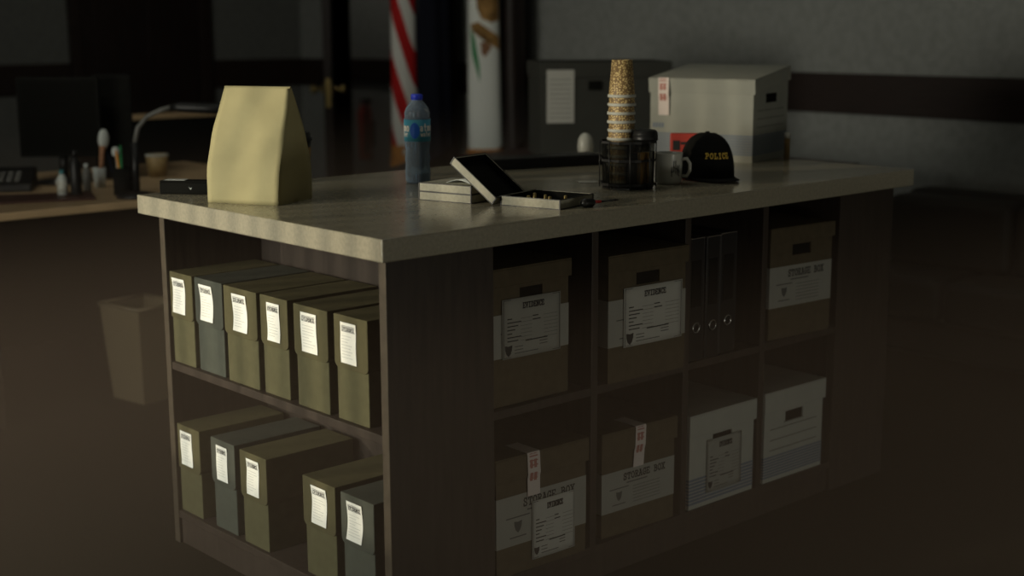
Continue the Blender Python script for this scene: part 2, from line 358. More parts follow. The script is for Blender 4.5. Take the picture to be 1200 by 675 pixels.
# ------------------------------------------------------------------ file boxes on the end shelves
def file_box(y0, y1, z, slate, label, group, xf=.047, rz=0., tall=.236, seed=0):
    rnd = random.Random(seed); w = y1-y0; d = .255
    t = thing('file_box', label, 'box', (xf, (y0+y1)/2, z), rz, group)
    cm, bm_ = ('slate', 'slateb') if slate else ('olive', 'oliveb')
    zc = tall-.118
    m = MB(); m.box(.004, d-.004, -w/2+.004, w/2-.004, 0, zc+.02); m.build('body', bm_, t, bevel=.002)
    # cap with rounded lower front corners
    m = MB(); r = .014; pts = [(-w/2, tall), (w/2, tall)]
    for k in range(5): a = -k*PI/8; pts.append((w/2-r+r*math.cos(a), zc+r+r*math.sin(a)))
    for k in range(5): a = -PI/2-k*PI/8; pts.append((-w/2+r+r*math.cos(a), zc+r+r*math.sin(a)))
    mx = Matrix(((0, 0, 1, 0), (1, 0, 0, 0), (0, 1, 0, 0), (0, 0, 0, 1)))
    m.prism(pts, 0, d, mx); m.build('lid', cm, t, bevel=.0016)
    # paper label, slightly curled
    lw = min(.062, w*.46); lh = .090; yc = rnd.uniform(-.004, .008)*1; zc0 = zc+.014; sk = rnd.uniform(-.004, .004)
    def S(u, v, out=0):
        y = yc - (u-.5)*lw + sk*(v-.5) + .0022*math.sin(v*PI*1.6+seed)
        return Vector((-.0014-.0035*abs(v-.5)**2*2-out, y, zc0+lh*v))
    m = MB(); m.grid(lambda u, v: S(u, v), 6, 12); s = m.build('label_sheet', 'paper', t)
    fn = lambda x, y, o: S(x/lw, y/lh, o)
    m = MB(); tw = lw*.72/8/1.15
    strokes(m, 'EVIDENCE', (lw-textw('EVIDENCE', tw, .3))/2, lh*.80, .0075, tw, .0013, fn, .3, .0005)
    rect(m, lw*.07, lw*.93, lh*.775, lh*.785, fn); rect(m, lw*.07, lw*.93, lh*.91, lh*.92, fn)
    m.build('lettering', 'ink', s)
    m = MB()
    for k in range(8): rect(m, lw*.10, lw*rnd.uniform(.5, .9), lh*(.66-.075*k), lh*(.672-.075*k), fn)
    m.build('print_line', 'greyink', s)
    return t
U = [(.850, .983, 0, 'olive evidence file box at the far end of the upper shelf'),
     (.712, .842, 1, 'slate grey evidence file box second from the far end of the upper shelf'),
     (.553, .699, 0, 'wide olive evidence file box between the upper slate one and four olive neighbours'),
     (.428, .542, 0, 'narrow olive evidence file box third from the near end of the upper shelf'),
     (.266, .398, 0, 'olive evidence file box second from the near corner on the upper shelf'),
     (.124, .246, 0, 'olive evidence file box nearest the corner upright on the upper shelf')]
for i, (a, b, s, lb) in enumerate(U):
    file_box(a, b, ZS, s, lb, 'evidence file boxes on the upper end shelf', seed=i+1, xf=.046+.003*(i % 2))
LW = [(.850, .974, 0, 'olive evidence file box at the far end of the lower shelf'),
      (.686, .798, 1, 'slate grey evidence file box second from the far end of the lower shelf'),
      (.538, .656, 0, 'olive evidence file box third on the lower shelf, left of the empty gap'),
      (.260, .388, 0, 'olive evidence file box right of the empty gap on the lower shelf'),
      (.112, .234, 1, 'slate grey evidence file box nearest the corner upright on the lower shelf')]
for i, (a, b, s, lb) in enumerate(LW):
    file_box(a, b, ZB, s, lb, 'evidence file boxes on the lower end shelf', seed=i+11, xf=.046+.003*(i % 2))

# ------------------------------------------------------------------ archive boxes
def shield(m, x, y, s, fn, t=.0005):
    pts = [(-.5, .6), (0, .5), (.5, .6), (.45, .1), (.3, -.3), (0, -.6), (-.3, -.3), (-.45, .1)]
    P = [fn(x+a*s, y+b*s, t) for a, b in pts]
    m._add([fn(x, y, t)]+P, [(0, i+1, (i+1) % 8+1) for i in range(8)])
def archive_box(loc, rz, w, d, h, board, label, group=None, lid=.058, hole=True, tilt=0.):
    """front faces -y in local space, x runs to the right, origin at the base of the front-left corner"""
    t = thing('archive_box', label, 'box', loc, rz, group)
    hz = h-lid-.006
    hw = w*.30; hh = .030; hc = hz-.018
    m = MB(); th = .004
    if hole:
        x0, x1 = w/2-hw/2, w/2+hw/2; z0, z1 = hc-hh/2, hc+hh/2
        m.box(0, x0, 0, th, 0, h-.006); m.box(x1, w, 0, th, 0, h-.006); m.box(x0, x1, 0, th, 0, z0); m.box(x0, x1, 0, th, z1, h-.006)
    else: m.box(0, w, 0, th, 0, h-.006)
    m.box(0, th, th, d-th, 0, h-.006); m.box(w-th, w, th, d-th, 0, h-.006); m.box(0, w, d-th, d, 0, h-.006); m.box(th, w-th, th, d-th, 0, th)
    m.build('body', board, t)
    if hole:
        m = MB(); m.box(x0-.01, x1+.01, th+.0005, th+.03, z0-.01, z1+.01); m.build('hand_hole', 'hole', t)
    m = MB(); e = .006
    m.box(-e, w+e, -e, d+e, h-.004, h); m.box(-e, w+e, -e, -e+.004, h-lid, h-.004); m.box(-e, w+e, d+e-.004, d+e, h-lid, h-.004)
    m.box(-e, -e+.004, -e+.004, d+e-.004, h-lid, h-.004); m.box(w+e-.004, w+e, -e+.004, d+e-.004, h-lid, h-.004)
    lo = m.build('lid', board, t, bevel=.0015)
    if tilt:      # lid not pushed down at the back
        p = Vector((0, -e, h)); lo.rotation_euler = (tilt, 0, 0); lo.location = p-Matrix.Rotation(tilt, 3, 'X') @ p
    return t
def storage_band(t, w, d, z0, z1, text='STORAGE BOX'):
    m = MB(); m.box(-.0008, w+.0008, -.0008, d*.5, z0, z1); b = m.build('printed_band', 'band', t)
    fn = lambda x, z, o: Vector((x, -.0009-o, z))
    m = MB(); hgt = (z1-z0); tw = w*.56/11/1.2
    strokes(m, text, w*.29, z1-hgt*.26, hgt*.15, tw, .0030, fn, .25)
    m.build('lettering', 'ink', b)
    m = MB()
    rect(m, w*.33, w*.62, z1-hgt*.36, z1-hgt*.33, fn)
    for k in range(6): rect(m, w*.42, w*.80, z0+hgt*(.52-.08*k), z0+hgt*(.532-.08*k), fn)
    rect(m, w*.10, w*.36, z0+hgt*.55, z0+hgt*.575, fn); rect(m, w*.14, w*.32, z0+hgt*.15, z0+hgt*.175, fn)
    shield(m, w*.23, z0+hgt*.36, hgt*.20, fn)
    m.build('print_line', 'midink', b)
def evidence_sheet(t, x0, x1, z0, z1, skew=0., y=-.0035, mt='sheet'):
    w = x1-x0; h = z1-z0
    def S(u, v, o=0): return Vector((x0+u*w, y-.0016*math.sin(u*PI)-o, z0+v*h+skew*(u-.5)))
    m = MB(); m.grid(lambda u, v: S(u, v), 8, 8); s = m.build('evidence_sheet', mt, t, solid=.0004)
    fn = lambda x, z, o: S(x/w, z/h, o+.0004)
    m = MB(); tw = w*.34/8/1.15
    strokes(m, 'EVIDENCE', w*.34, h*.82, h*.085, tw, .0026, fn, .25)
    for k in range(7):
        rect(m, w*.08, w*(.16+.05*((k*3) % 4)), h*(.655-.062*k), h*(.673-.062*k), fn)
    rect(m, w*.50, w*.60, h*.655, h*.673, fn); rect(m, w*.50, w*.64, h*.593, h*.611, fn)
    rect(m, w*.38, w*.76, h*.255, h*.275, fn)
    shield(m, w*.10, h*.13, w*.12, fn)
    # thin frame around the sheet
    for a, b, c, dd in ((.02, .98, .975, .982), (.02, .98, .018, .025), (.02, .026, .02, .98), (.974, .98, .02, .98)):
        rect(m, w*a, w*b, h*c, h*dd, fn)
    m.build('lettering', 'ink', s)
    m = MB()
    for k in range(7): rect(m, w*.30, w*.94, h*(.648-.062*k), h*(.654-.062*k), fn)
    for k in range(3): rect(m, w*.20, w*(.34 if k else .6), h*(.07+.055*k), h*(.084+.055*k), fn)
    for k in range(2): rect(m, w*.62, w*.76, h*(.16+.05*k), h*(.174+.05*k), fn)
    m.build('print_line', 'midink', s)
def tape_strip(t, x, w, h, drop, d, tilt=.0):
    """evidence tape folded over the front edge of the lid"""
    e = .0085
    path = [(.07, h+.0012), (.0, h+.0012), (-e+.001, h+.001), (-e-.0004, h-.004), (-e-.0004, h-.05), (-.006, h-.062), (-.004, h-drop)]
    def S(u, v, o=0):
        k = v*(len(path)-1); i = min(int(k), len(path)-2); f = k-i
        yy = path[i][0]*(1-f)+path[i+1][0]*f; zz = path[i][1]*(1-f)+path[i+1][1]*f
        return Vector((x+(u-.5)*w+tilt*(h-zz), yy-o*.9, zz+o*.4))
    m = MB(); m.grid(lambda u, v: S(u, v), 2, 24, sm=False); s = m.build('evidence_tape', 'tape', t, solid=.0003)
    m = MB()
    for v0, v1 in ((.42, .62), (.66, .86)):
        for u0, u1 in ((.18, .40), (.50, .72)):
            m._add([S(u0, v0, .0006), S(u1, v0, .0006), S(u1, v1, .0006), S(u0, v1, .0006)], [(0, 1, 2, 3)])
        for k in range(5):
            v = v0+.01+(v1-v0)*k/5; m._add([S(.14, v, .0008), S(.80, v, .0008), S(.80, v+.012, .0008), S(.14, v+.012, .0008)], [(0, 1, 2, 3)])
    m.build('tape_print', 'tapered', s)
def blue_stripes(t, w, d, z0, z1, n=7):
    m = MB(); step = (z1-z0)/n
    for k in range(n):
        m.box(-.0006, w+.0006, -.0006, d+.0006, z0+k*step, z0+(k+.66)*step)
    m.build('stripe_band', 'blue', t)
GB = 'archive boxes in the cabinet compartments'
b = archive_box((.346, .062, ZS), 0, .236, .33, .318, 'kraft', 'brown lidded box with evidence sheet in the first upper compartment', GB, lid=.042)
storage_band(b, .236, .33, .112, .212); evidence_sheet(b, .026, .208, .108, .245, -.002, mt='band')
b = archive_box((.690, .036, ZS), R(-2.5), .264, .25, .312, 'kraft', 'brown lidded box jutting out with bright evidence sheet, left of black binders', GB, lid=.042)
storage_band(b, .264, .25, .088, .202); evidence_sheet(b, .048, .25, .083, .228, .0)
b = archive_box((1.338, .056, ZS), R(-4), .256, .33, .308, 'kraft', 'brown lidded storage box right of the black binders', GB, lid=.042)
storage_band(b, .256, .33, .088, .200)
b = archive_box((.342, .048, ZB), R(-2), .278, .25, .285, 'kraft', 'brown taped box with storage print and evidence sheet in the lowest left compartment', GB, hole=False)
storage_band(b, .278, .33, .07, .19); evidence_sheet(b, .105, .24, .022, .165, .0)
tape_strip(b, .105, .038, .285, .105, .33, .05)
b = archive_box((.698, .060, ZB), R(-2.5), .254, .25, .270, 'kraft', 'brown taped storage box below the jutting evidence box', GB, hole=False)
storage_band(b, .254, .33, .062, .165)
tape_strip(b, .125, .036, .270, .105, .33, -.03)
b = archive_box((1.012, .048, ZB), R(-.5), .262, .33, .256, 'white', 'white striped box with evidence sheet below the black binders', GB)
blue_stripes(b, .262, .33, .012, .085, 8); evidence_sheet(b, .066, .208, .034, .178, .0, mt='band')
b = archive_box((1.325, .048, ZB), R(-1), .262, .33, .258, 'white', 'white striped box with ruled lines in the lower right compartment', GB)
blue_stripes(b, .262, .33, .012, .075, 8)
fnb = lambda x, z, o: Vector((x, -.0005-o, z))
m = MB()
for z in (.148, .117, .088): rect(m, .025, .235, z, z+.0022, fnb)
for k in range(9): rect(m, .085+.010*k, .092+.010*k, .160, .1635, fnb)
m.build('ruled_line', 'midink', b)

# white archive box on the worktop
wb = archive_box((1.642, .768, H), math.atan2(-.334, .094), .345, .285, .252, 'whitetop', 'large white archive box with blue stripes and red tape on the worktop', lid=.046, hole=False, tilt=R(7))
blue_stripes(wb, .345, .285, .022, .085, 8)
tape_strip(wb, .048, .036, .252, .115, .285, 0)
m = MB(); m.box(.345, .3465, .10, .185, .178, .206); m.build('hand_hole', 'hole', wb)
m = MB()
for k in range(4): rect(m, .010+.010*k, .017+.010*k, .098, .113, fnb)
m.build('lettering', 'blue', wb)
m = MB()
for z in (.155, .13, .105): m.box(.3448, .3456, .03, .255, z, z+.002)
m.build('ruled_line', 'midink', wb)

# black lever-arch binders
def binder(x, w, y0, label, rz=0, hh=.318):
    t = thing('ring_binder', label, 'binder', (x, y0, ZS), rz, 'black ring binders in the upper compartment')
    m = MB(); hc = .085; r = .0125; n = 20
    m.box(0, .003, 0, .285, 0, hh); m.box(w-.003, w, 0, .285, 0, hh); m.box(.003, w-.003, 0, .003, 0, hh)
    m.build('cover', 'black', t, bevel=.001)
    m = MB(); m.box(.006, w-.006, .02, .27, .004, hh-.012); m.build('paper_block', 'band', t)
    m = MB(); cx = w/2
    m.tube([(cx+r*math.cos(2*PI*k/n), -.0015, hc+r*math.sin(2*PI*k/n)) for k in range(n)], .0022, 8, closed=True)
    m.build('finger_ring', 'chrome', t)
    m = MB(); m.box(.001, w-.001, -.0012, .0, hh-.0025, hh-.0005); m.box(.0, .0014, .0, .25, hh-.0012, hh+.0004); m.build('metal_edge', 'chrome', t)
    m = MB(); m.box(w*.2, w*.8, -.0009, 0, .14, .26); m.build('spine_label', 'blackmat', t)
binder(.996, .062, .050, 'black ring binder standing against the jutting brown box')
binder(1.060, .056, .046, 'black ring binder in the middle of three')
binder(1.130, .066, .058, 'black ring binder nearest the brown storage box', R(-1))

# ------------------------------------------------------------------ things on the worktop
# paper bag
fl, fr = Vector((.057, .757)), Vector((.136, .592)); sd = Vector((.137, .071))
sdn = Vector((-(fr-fl).y, (fr-fl).x)).normalized(); sdn = sdn if sdn.dot(sd) > 0 else -sdn
bg = thing('paper_bag', 'tan folded paper bag standing at the left end of the worktop', 'bag', (fl.x, fl.y, H), math.atan2((fr-fl).y, (fr-fl).x))
bw = (fr-fl).length+.012; bd = .152; bh = .272
def bag_pt(side, u, v):
    """side 0 front, 1 back; u across, v up"""
    k = max(0, v)
    wob = .006*math.sin(v*PI)
    dep = bd/2*(1-(k**1.25)) + .010*math.sin(k*PI)*1.0 + .0035
    x = -.006-wob+.006*k + u*(bw+2*wob-.012*k) + .004*k
    crease = .0028*math.sin(u*7+v*5)*math.sin(v*PI)+.0018*math.sin(u*13-v*17)*math.sin(v*PI)
    y = bd/2 + (-dep-crease if side == 0 else dep+crease*.6)
    return Vector((x, y, bh*v))
m = MB()
m.grid(lambda u, v: bag_pt(0, u, v), 14, 22); m.grid(lambda u, v: bag_pt(1, 1-u, v), 14, 22)
def gus(u0, f):
    def g(s, v):
        a, b_ = bag_pt(0, u0, v), bag_pt(1, u0, v); p = a.lerp(b_, s)
        p.x += (-.022 if u0 > .5 else .022)*math.sin(s*PI)*(v**1.3)*min(1, (1-v)*2.5+.15); return p
    return g
m.grid(gus(1, 0), 8, 22); m.grid(lambda s, v: gus(0, 0)(1-s, v), 8, 22)
m.grid(lambda u, s: bag_pt(0, u, 0).lerp(bag_pt(1, u, 0), s), 14, 2)
m.build('bag_body', 'bag', bg, weld=True)
def fold(u, v):
    a = bag_pt(0, .0+u, .998); return Vector((a.x, bd/2-.0055+.011*v, bh*.998+.004*math.sin(v*PI)))
m = MB(); m.grid(fold, 10, 6); m.build('rolled_top', 'bag', bg)

# takeaway cup behind the bag
cp = thing('coffee_cup', 'black takeaway coffee cup with tan sleeve standing behind the paper bag', 'cup', (.458, .985, H))
m = MB(); m.lathe([(0, 0), (.028, 0), (.040, .115), (.038, .115), (.027, .004), (0, .004)], 32); m.build('cup_body', 'black', cp)
m = MB(); m.lathe([(.0340, .050), (.0352, .050), (.0392, .095), (.0382, .095)], 32); m.build('sleeve', 'sleeve', cp)
m = MB(); m.lathe([(.043, .112), (.043, .120), (.039, .122), (.037, .134), (.030, .135), (.029, .130), (0, .130)], 32); m.build('cup_lid', 'black', cp)

# black flat case at the far left corner
fc = thing('flat_case', 'flat black case lying at the far left corner behind the bag', 'case', (.098, .925, H), R(-51))
m = MB(); m.box(-.083, .085, 0, .048, 0, .030); m.build('case_body', 'hole', fc, bevel=.003)
m = MB(); m.box(-.083, .085, .002, .046, .0305, .034); m.build('case_lid', 'hole', fc, bevel=.001)
m = MB(); m.box(-.075, -.02, .012, .040, .0345, .0352); m.build('paper_slip', 'pale', fc)
m = MB(); m._add([Vector((-.004, -.0006, .020)), Vector((0, -.0006, .012)), Vector((.004, -.0006, .020)), Vector((0, -.0006, .015))], [(0, 1, 2, 3)]); m.build('emblem', 'pale', fc)

# water bottle
bt = thing('water_bottle', 'clear blue water bottle with teal label and blue cap on worktop', 'bottle', (.678, .736, H), R(-140))
prof = [(0, .004), (.020, .003), (.030, 0), (.0335, .006), (.0345, .03), (.0325, .05), (.0345, .065), (.0318, .085), (.0345, .105), (.0350, .112), (.0350, .172), (.0335, .180), (.0345, .186), (.030, .200), (.020, .214), (.0128, .222), (.0125, .230)]
m = MB(); m.lathe(prof, 40); m.build('bottle_body', 'bottle', bt)
m = MB(); m.lathe([(0, .006), (.029, .004), (.0318, .01), (.0325, .03), (.0305, .05), (.0325, .065), (.0300, .085), (.0325, .105), (.0330, .150), (.0326, .176), (0, .176)], 32); m.build('water', 'water', bt)
m = MB(); m.lathe([(.0130, .222), (.0150, .222), (.0150, .2345), (.0135, .237), (0, .237)], 28)
for k in range(28):
    a = 2*PI*k/28; m.box(.0146, .0156, -.0006, .0006, .223, .234, mx=Matrix.Rotation(a, 4, 'Z'))
m.build('bottle_cap', 'bcap', bt)
m = MB(); m.lathe([(.0354, .113), (.0356, .113), (.0356, .171), (.0354, .171)], 48); lb = m.build('bottle_label', 'blabel', bt)
cyl = lambda x, z, o: Vector(((.0357+o)*math.cos(x/.0357), (.0357+o)*math.sin(x/.0357), z))
m = MB(); n = 28
P = [cyl(.0, .142, .0005)]+[cyl(.013*math.cos(2*PI*k/n), .142+.021*math.sin(2*PI*k/n), .0005) for k in range(n)]
m._add(P, [(0, i+1, (i+1) % n+1) for i in range(n)]); m.build('blue_disc', 'blabel2', lb)
for x0 in (.0145, -.0575, .0865):
    m = MB(); strokes(m, 'atmo', x0, .141, .018, .0085, .0030, cyl, .28, .0007); m.build('lettering', 'bwhite', lb)
    m = MB(); strokes(m, 'water', x0+.002, .127, .011, .0058, .0020, cyl, .28, .0007); m.build('lettering', 'bwhite', lb)
# two stacked cases, one leaning lid, one open tray
JR = math.atan2(-.970, .243)
def flat_tray(name, label, loc, rot, lx, ly, h, open_, group='small linen jewellery cases'):
    t = thing(name, label, 'case', loc, 0, group); t.rotation_euler = rot
    th = .0035
    m = MB()
    m.box(0, lx, 0, th, 0, h); m.box(0, lx, ly-th, ly, 0, h); m.box(0, th, th, ly-th, 0, h); m.box(lx-th, lx, th, ly-th, 0, h); m.box(th, lx-th, th, ly-th, 0, th)
    if not open_: m.box(th, lx-th, th, ly-th, h-th, h)
    m.build('case_body', 'jewel', t, bevel=.0008)
    m = MB(); e = .0007
    for x0, x1, y0, y1 in ((-e, lx+e, -e, .002), (-e, lx+e, ly-.002, ly+e), (-e, .002, 0, ly), (lx-.002, lx+e, 0, ly)): m.box(x0, x1, y0, y1, -.0004, .0016); m.box(x0, x1, y0, y1, h-.0012, h+.0004)
    for x, y_ in ((0, 0), (lx, 0), (0, ly), (lx, ly)): m.box(x-.0014, x+.0014, y_-.0014, y_+.0014, 0, h)
    m.build('edging', 'black', t)
    if open_:
        m = MB(); m.box(th, lx-th, th, ly-th, th, th+.001); m.box(th, lx-th, th, th+.001, th, h-.001); m.box(th, lx-th, ly-th-.001, ly-th, th, h-.001)
        m.box(th, th+.001, th, ly-th, th, h-.001); m.box(lx-th-.001, lx-th, th, ly-th, th, h-.001); m.build('lining', 'hole', t)
    return t
flat_tray('flat_box', 'closed grey case at the bottom of the stack of two', (.451, .446, H), (0, 0, JR), .154, .135, .0205, False)
flat_tray('flat_box', 'closed grey case on top of the other with strap across', (.451, .446, H+.0215), (0, 0, JR), .154, .135, .0205, False)
st = bpy.data.objects['flat_box.001']
m = MB(); m.grid(lambda u, v: Vector((.06+.07*u+.01*v, .03+.07*v, .0213+.008*math.sin(u*PI))), 8, 2); m.build('strap', 'pale', st, solid=.0008)
base = Vector((.451, .446)); ax = Vector((.243, -.970)).normalized(); dp = Vector((.970, .243)).normalized()
# leaning lid: rotates about the depth axis
ang = R(37); lx = .150
foot = base+ax*(.154+.0575)+dp*.004
mrot = Matrix.Rotation(JR, 4, 'Z') @ Matrix.Rotation(ang, 4, 'Y')   # local x down to the right, local z the open side
ln = flat_tray('open_case', 'open black-lined case lid leaning on the grey stack', (0, 0, 0), (0, 0, 0), lx, .130, .0205, True)
low = Vector((foot.x, foot.y, H+.0008+.0014*math.cos(ang)))
ln.rotation_euler = mrot.to_euler(); ln.location = low - (mrot @ Vector((lx, 0, 0)))
tr = flat_tray('case_tray', 'open black-lined grey tray holding small brass casings', (.526, .232, H), (0, 0, JR), .163, .150, .0225, True)
for i, (u, v) in enumerate([(.045, .05), (.070, .085), (.098, .06), (.120, .095), (.030, .10)]):
    p = Vector((.526, .232))+ax*u+dp*v
    o = bpy.data.objects.new('brass_casing', None) if False else None
    m = MB(); m.lathe([(0, 0), (.0048, 0), (.0048, .0015), (.0042, .003), (.0042, .015), (.0030, .016), (0, .0155)], 14)
    o = m.build('brass_casing', 'brass'); o.location = (p.x, p.y, H+.0048)
    tag(o, 'small brass casing standing in the open black-lined tray', 'casing', 'brass casings in the tray')
# small screwdriver
sc = thing('screwdriver', 'small black and red screwdriver lying right of the open tray', 'screwdriver', (.642, .058, H), math.atan2(-.02, .10)+R(5))
mxs = Matrix.Translation((0, 0, .0115)) @ Matrix.Rotation(PI/2, 4, 'Y')
m = MB(); m.lathe([(0, -.02), (.008, -.018), (.0112, -.010), (.0105, .0), (.0112, .010), (.008, .016), (.004, .018), (0, .018)], 10, mxs); m.build('handle', 'black', sc)
m = MB(); m.lathe([(0, .016), (.0042, .016), (.0036, .038), (0, .038)], 10, mxs); m.build('collar', 'redplastic', sc)
m = MB(); m.lathe([(0, .036), (.0022, .036), (.0022, .078), (.0030, .082), (.0005, .095), (0, .095)], 10, mxs); m.build('shaft', 'black', sc)
# scrap of paper
m = MB(); m.grid(lambda u, v: Vector((-.03+.06*u+.005*math.sin(v*4), -.022+.044*v, .0006+.002*math.sin(u*5)*math.sin(v*3)**2)), 8, 6)
o = m.build('paper_scrap', 'sheet'); o.location = (1.015, .425, H+.0006); o.rotation_euler = (0, 0, R(-40)); tag(o, 'small torn white paper scrap lying left of the smoked organizer', 'paper')

# long black case behind
lc = thing('long_case', 'long low black case lying behind the open trays', 'case', (1.045, .812, H), math.atan2(-.091, .305))
m = MB(); m.box(-.10, .345, 0, .10, 0, .033); m.build('case_body', 'black', lc, bevel=.005)
m = MB(); m.box(-.098, .343, .0, .10, .0165, .0175); m.build('seam', 'grey', lc)
for x in (.04, .22): m = MB(); m.box(x, x+.03, -.003, 0, .010, .024); m.build('latch', 'black', lc)
# white rounded thing
m = MB(); m.lathe([(0, 0), (.020, 0), (.0245, .012), (.026, .035), (.0235, .058), (.016, .072), (.007, .0785), (0, .0795)], 28)
o = m.build('round_container', 'mug'); o.location = (1.500, .915, H); tag(o, 'white egg-shaped object standing behind the long black case', 'ornament')

# condiment organizer with paper cups
oc = Vector((.995, .262)); OR = .0725
og = thing('cup_organizer', 'smoked plastic cup organizer holding paper cups and packets', 'organizer', (oc.x, oc.y, H), R(-20))
def octo(r): return [(r*math.cos(PI/8+k*PI/4), r*math.sin(PI/8+k*PI/4)) for k in range(8)]
m = MB(); m.prism(octo(OR-.006), 0, .006); m.build('base', 'black', og, bevel=.002)
def wall(z0, z1, r0, r1, th=.002):
    m = MB()
    m.lathe([(r0-th, z0), (r0, z0), (r1, z1), (r1-th, z1), (r0-th, z0)], 8, sm=False); return m
wall(.006, .124, OR-.002, OR).build('clear_wall', 'clear', og)
m = MB()
for z in (.010, .072, .118): m.lathe([(OR-.001, z), (OR+.002, z), (OR+.002, z+.006), (OR-.001, z+.006), (OR-.001, z)], 8, sm=False)
m.build('rim_band', 'black', og)
m = MB(); m.box(-OR*.9, OR*.9, -.0015, .0015, .006, .12); m.box(-.0015, .0015, -OR*.9, OR*.9, .006, .12); m.build('partition', 'clear', og)
for k in range(8):
    x, y = octo(OR+.0005)[k]; m = MB(); m.tube([(x, y, .004), (x, y, .124)], .0015, 8); m.build('corner_post', 'black', og)
m = MB()
for k in range(32):
    a = 2*PI*k/32; rr = OR*math.cos(PI/8)/math.cos(((a) % (PI/4))-PI/8)*1.0-.004
    m.box(-.0006, .0006, -.0006, .0006, .006, .074, mx=Matrix.Translation((rr*math.cos(a), rr*math.sin(a), 0)))
m.build('grille', 'black', og)
# upside-down cups, nested
cpos = (1.010, .300)
cup0 = thing('paper_cup', 'upside-down brown patterned paper cup at the top of the tall stack', 'cup', (cpos[0], cpos[1], H+.232), 0, 'nested paper cups in the organizer')
m = MB(); m.lathe([(.0345, .002), (.0268, .096), (.0262, .096), (.0262, .092), (0, .092)], 28); a_ = m.build('cup_wall', 'cup', cup0)
m = MB(); m.lathe([(.0338, 0), (.0365, 0), (.0372, .0035), (.0365, .0075), (.0338, .0075)], 28); b_ = m.build('rim', 'white', cup0)
for k in range(10):
    c = cup0.copy(); C.objects.link(c); c.location = (cpos[0]+random.uniform(-.0012, .0012), cpos[1]+random.uniform(-.0012, .0012), H+.232-.0222*(k+1)); c.rotation_euler = (0, 0, random.uniform(0, 6))
    c['label'] = 'upside-down brown patterned paper cup, %s below the top of the tall stack' % ('one two three four five six seven eight nine ten'.split()[k])
    for ch in list(cup0.children):
        d_ = ch.copy(); C.objects.link(d_); d_.parent = c
# packets in the right compartments
for i, (x, y, mt, nm) in enumerate([(.985, .215, 'tan', 'tan sugar packet'), (1.000, .212, 'tan', 'tan sugar packet'), (1.018, .218, 'sheet', 'white sugar packet'), (1.033, .224, 'blackmat', 'black tea packet'), (.970, .222, 'black', 'black tea packet')]):
    m = MB(); m.box(-.014, .014, -.0025, .0025, 0, .085); m.box(-.014, .014, -.0008, .0008, .085, .09); m.box(-.014, .014, -.0008, .0008, -.0, .004)
    o = m.build('sugar_packet' if 'sugar' in nm else 'tea_packet', mt, bevel=.0012); o.location = (x, y, H+.0062); o.rotation_euler = (R(4), 0, R(-42+6*i))
    tag(o, ['tan sugar packet standing leftmost in the smoked organizer', 'tan sugar packet standing second in the smoked organizer', 'white sugar packet standing in the smoked organizer', 'matte black tea packet standing rightmost in the smoked organizer', 'glossy black tea packet leaning at the organizer partition'][i], 'packet', 'packets in the organizer')
for i, (x, y, z) in enumerate([(1.035, .262, .118), (1.052, .268, .131)]):
    m = MB(); m.lathe([(0, .010), (.024, .010), (.028, .012), (.030, .0), (.033, 0), (.033, .004), (.031, .014), (.026, .018), (0, .016)], 24)
    o = m.build('beverage_cover', 'black'); o.location = (1.032+.002*i, .236+.002*i, H+.1235+.0085*i); o.rotation_euler = (R(2*i), 0, 0)
    tag(o, ['black cup lid resting on the organizer rim', 'black cup lid stacked on top of the other lid'][i], 'lid', 'black cup lids on the organizer')

# white mug
mg = thing('mug', 'white ceramic mug with dark bars beside the police cap', 'mug', (1.146, .254, H), R(-65))
m = MB(); m.lathe([(0, .001), (.030, .0), (.0335, .003), (.0355, .010), (.0365, .080), (.0370, .083), (.0345, .083), (.0335, .012), (0, .008)], 36); m.build('mug_body', 'mug', mg)
m = MB(); m.lathe([(0, .070), (.0338, .070)], 28); m.build('coffee', 'hole', mg)
m = MB(); m.tube([(.034, 0, .066), (.050, 0, .068), (.058, 0, .055), (.058, 0, .036), (.050, 0, .022), (.034, 0, .022)], .0045, 10, cap=True); m.build('handle', 'mug', mg)
cm_ = lambda x, z, o: Vector(((.0366+o)*math.cos(x/.0366), (.0366+o)*math.sin(x/.0366), z))
m = MB()
for k in range(5):
    x = -.040+.0055*k; h0 = .022+.004*((k*3) % 4); rect(m, x, x+.0022, h0, h0+.026+.004*(k % 3), cm_, .0006); rect(m, x-.001, x+.0042, h0+.012, h0+.0145, cm_, .0006)
m.build('print', 'ink', mg)  # dark upright and cross bars on the mug side

# police cap
face = math.atan2(-.64, -.77)+R(27)      # towards the camera and to its right
cpx = thing('baseball_cap', 'black baseball cap with gold POLICE lettering on the worktop', 'cap', (1.308, .258, H+.002), face)
def crown(a, v):
    """a angle about the cap, 0 = front; v 0 rim .. 1 button"""
    e = v*PI/2; rx, ry = .081, .074; hz = .112
    rr = math.cos(e)**.72; zz = hz*math.sin(e)**.92
    front = .5+.5*math.cos(a); 
    bulge = 1+.05*front*math.sin(e*2)
    return Vector((rx*rr*math.cos(a)*bulge, ry*rr*math.sin(a), .002+.010*min(1, v*6)+zz-.006*front*(1-v)*min(1, v*6)))
m = MB(); m.grid(lambda u, v: crown(u*2*PI, v*.995), 48, 16); m.build('crown', 'cap', cpx, weld=True)
m = MB(); m.lathe([(0, .1285), (.006, .127), (.007, .124), (0, .122)], 14); m.build('button', 'cap', cpx)
m = MB()
for k in range(6):
    a = PI/6+k*PI/3; m.tube([crown(a, v/12)*1.004 for v in range(0, 12)], .0009, 6)
m.build('seam', 'cap', cpx)
def brim(u, v):
    a = (u-.5)*2*R(62); p = crown(a, .02); q = v
    ext = .062*math.cos((u-.5)*PI*.98)**.7
    return Vector((p.x+ext*q*1.0, p.y*(1-.03*q), p.z-.002-.003*q*q-.007*abs(math.sin(a))**2*q + .004*q))
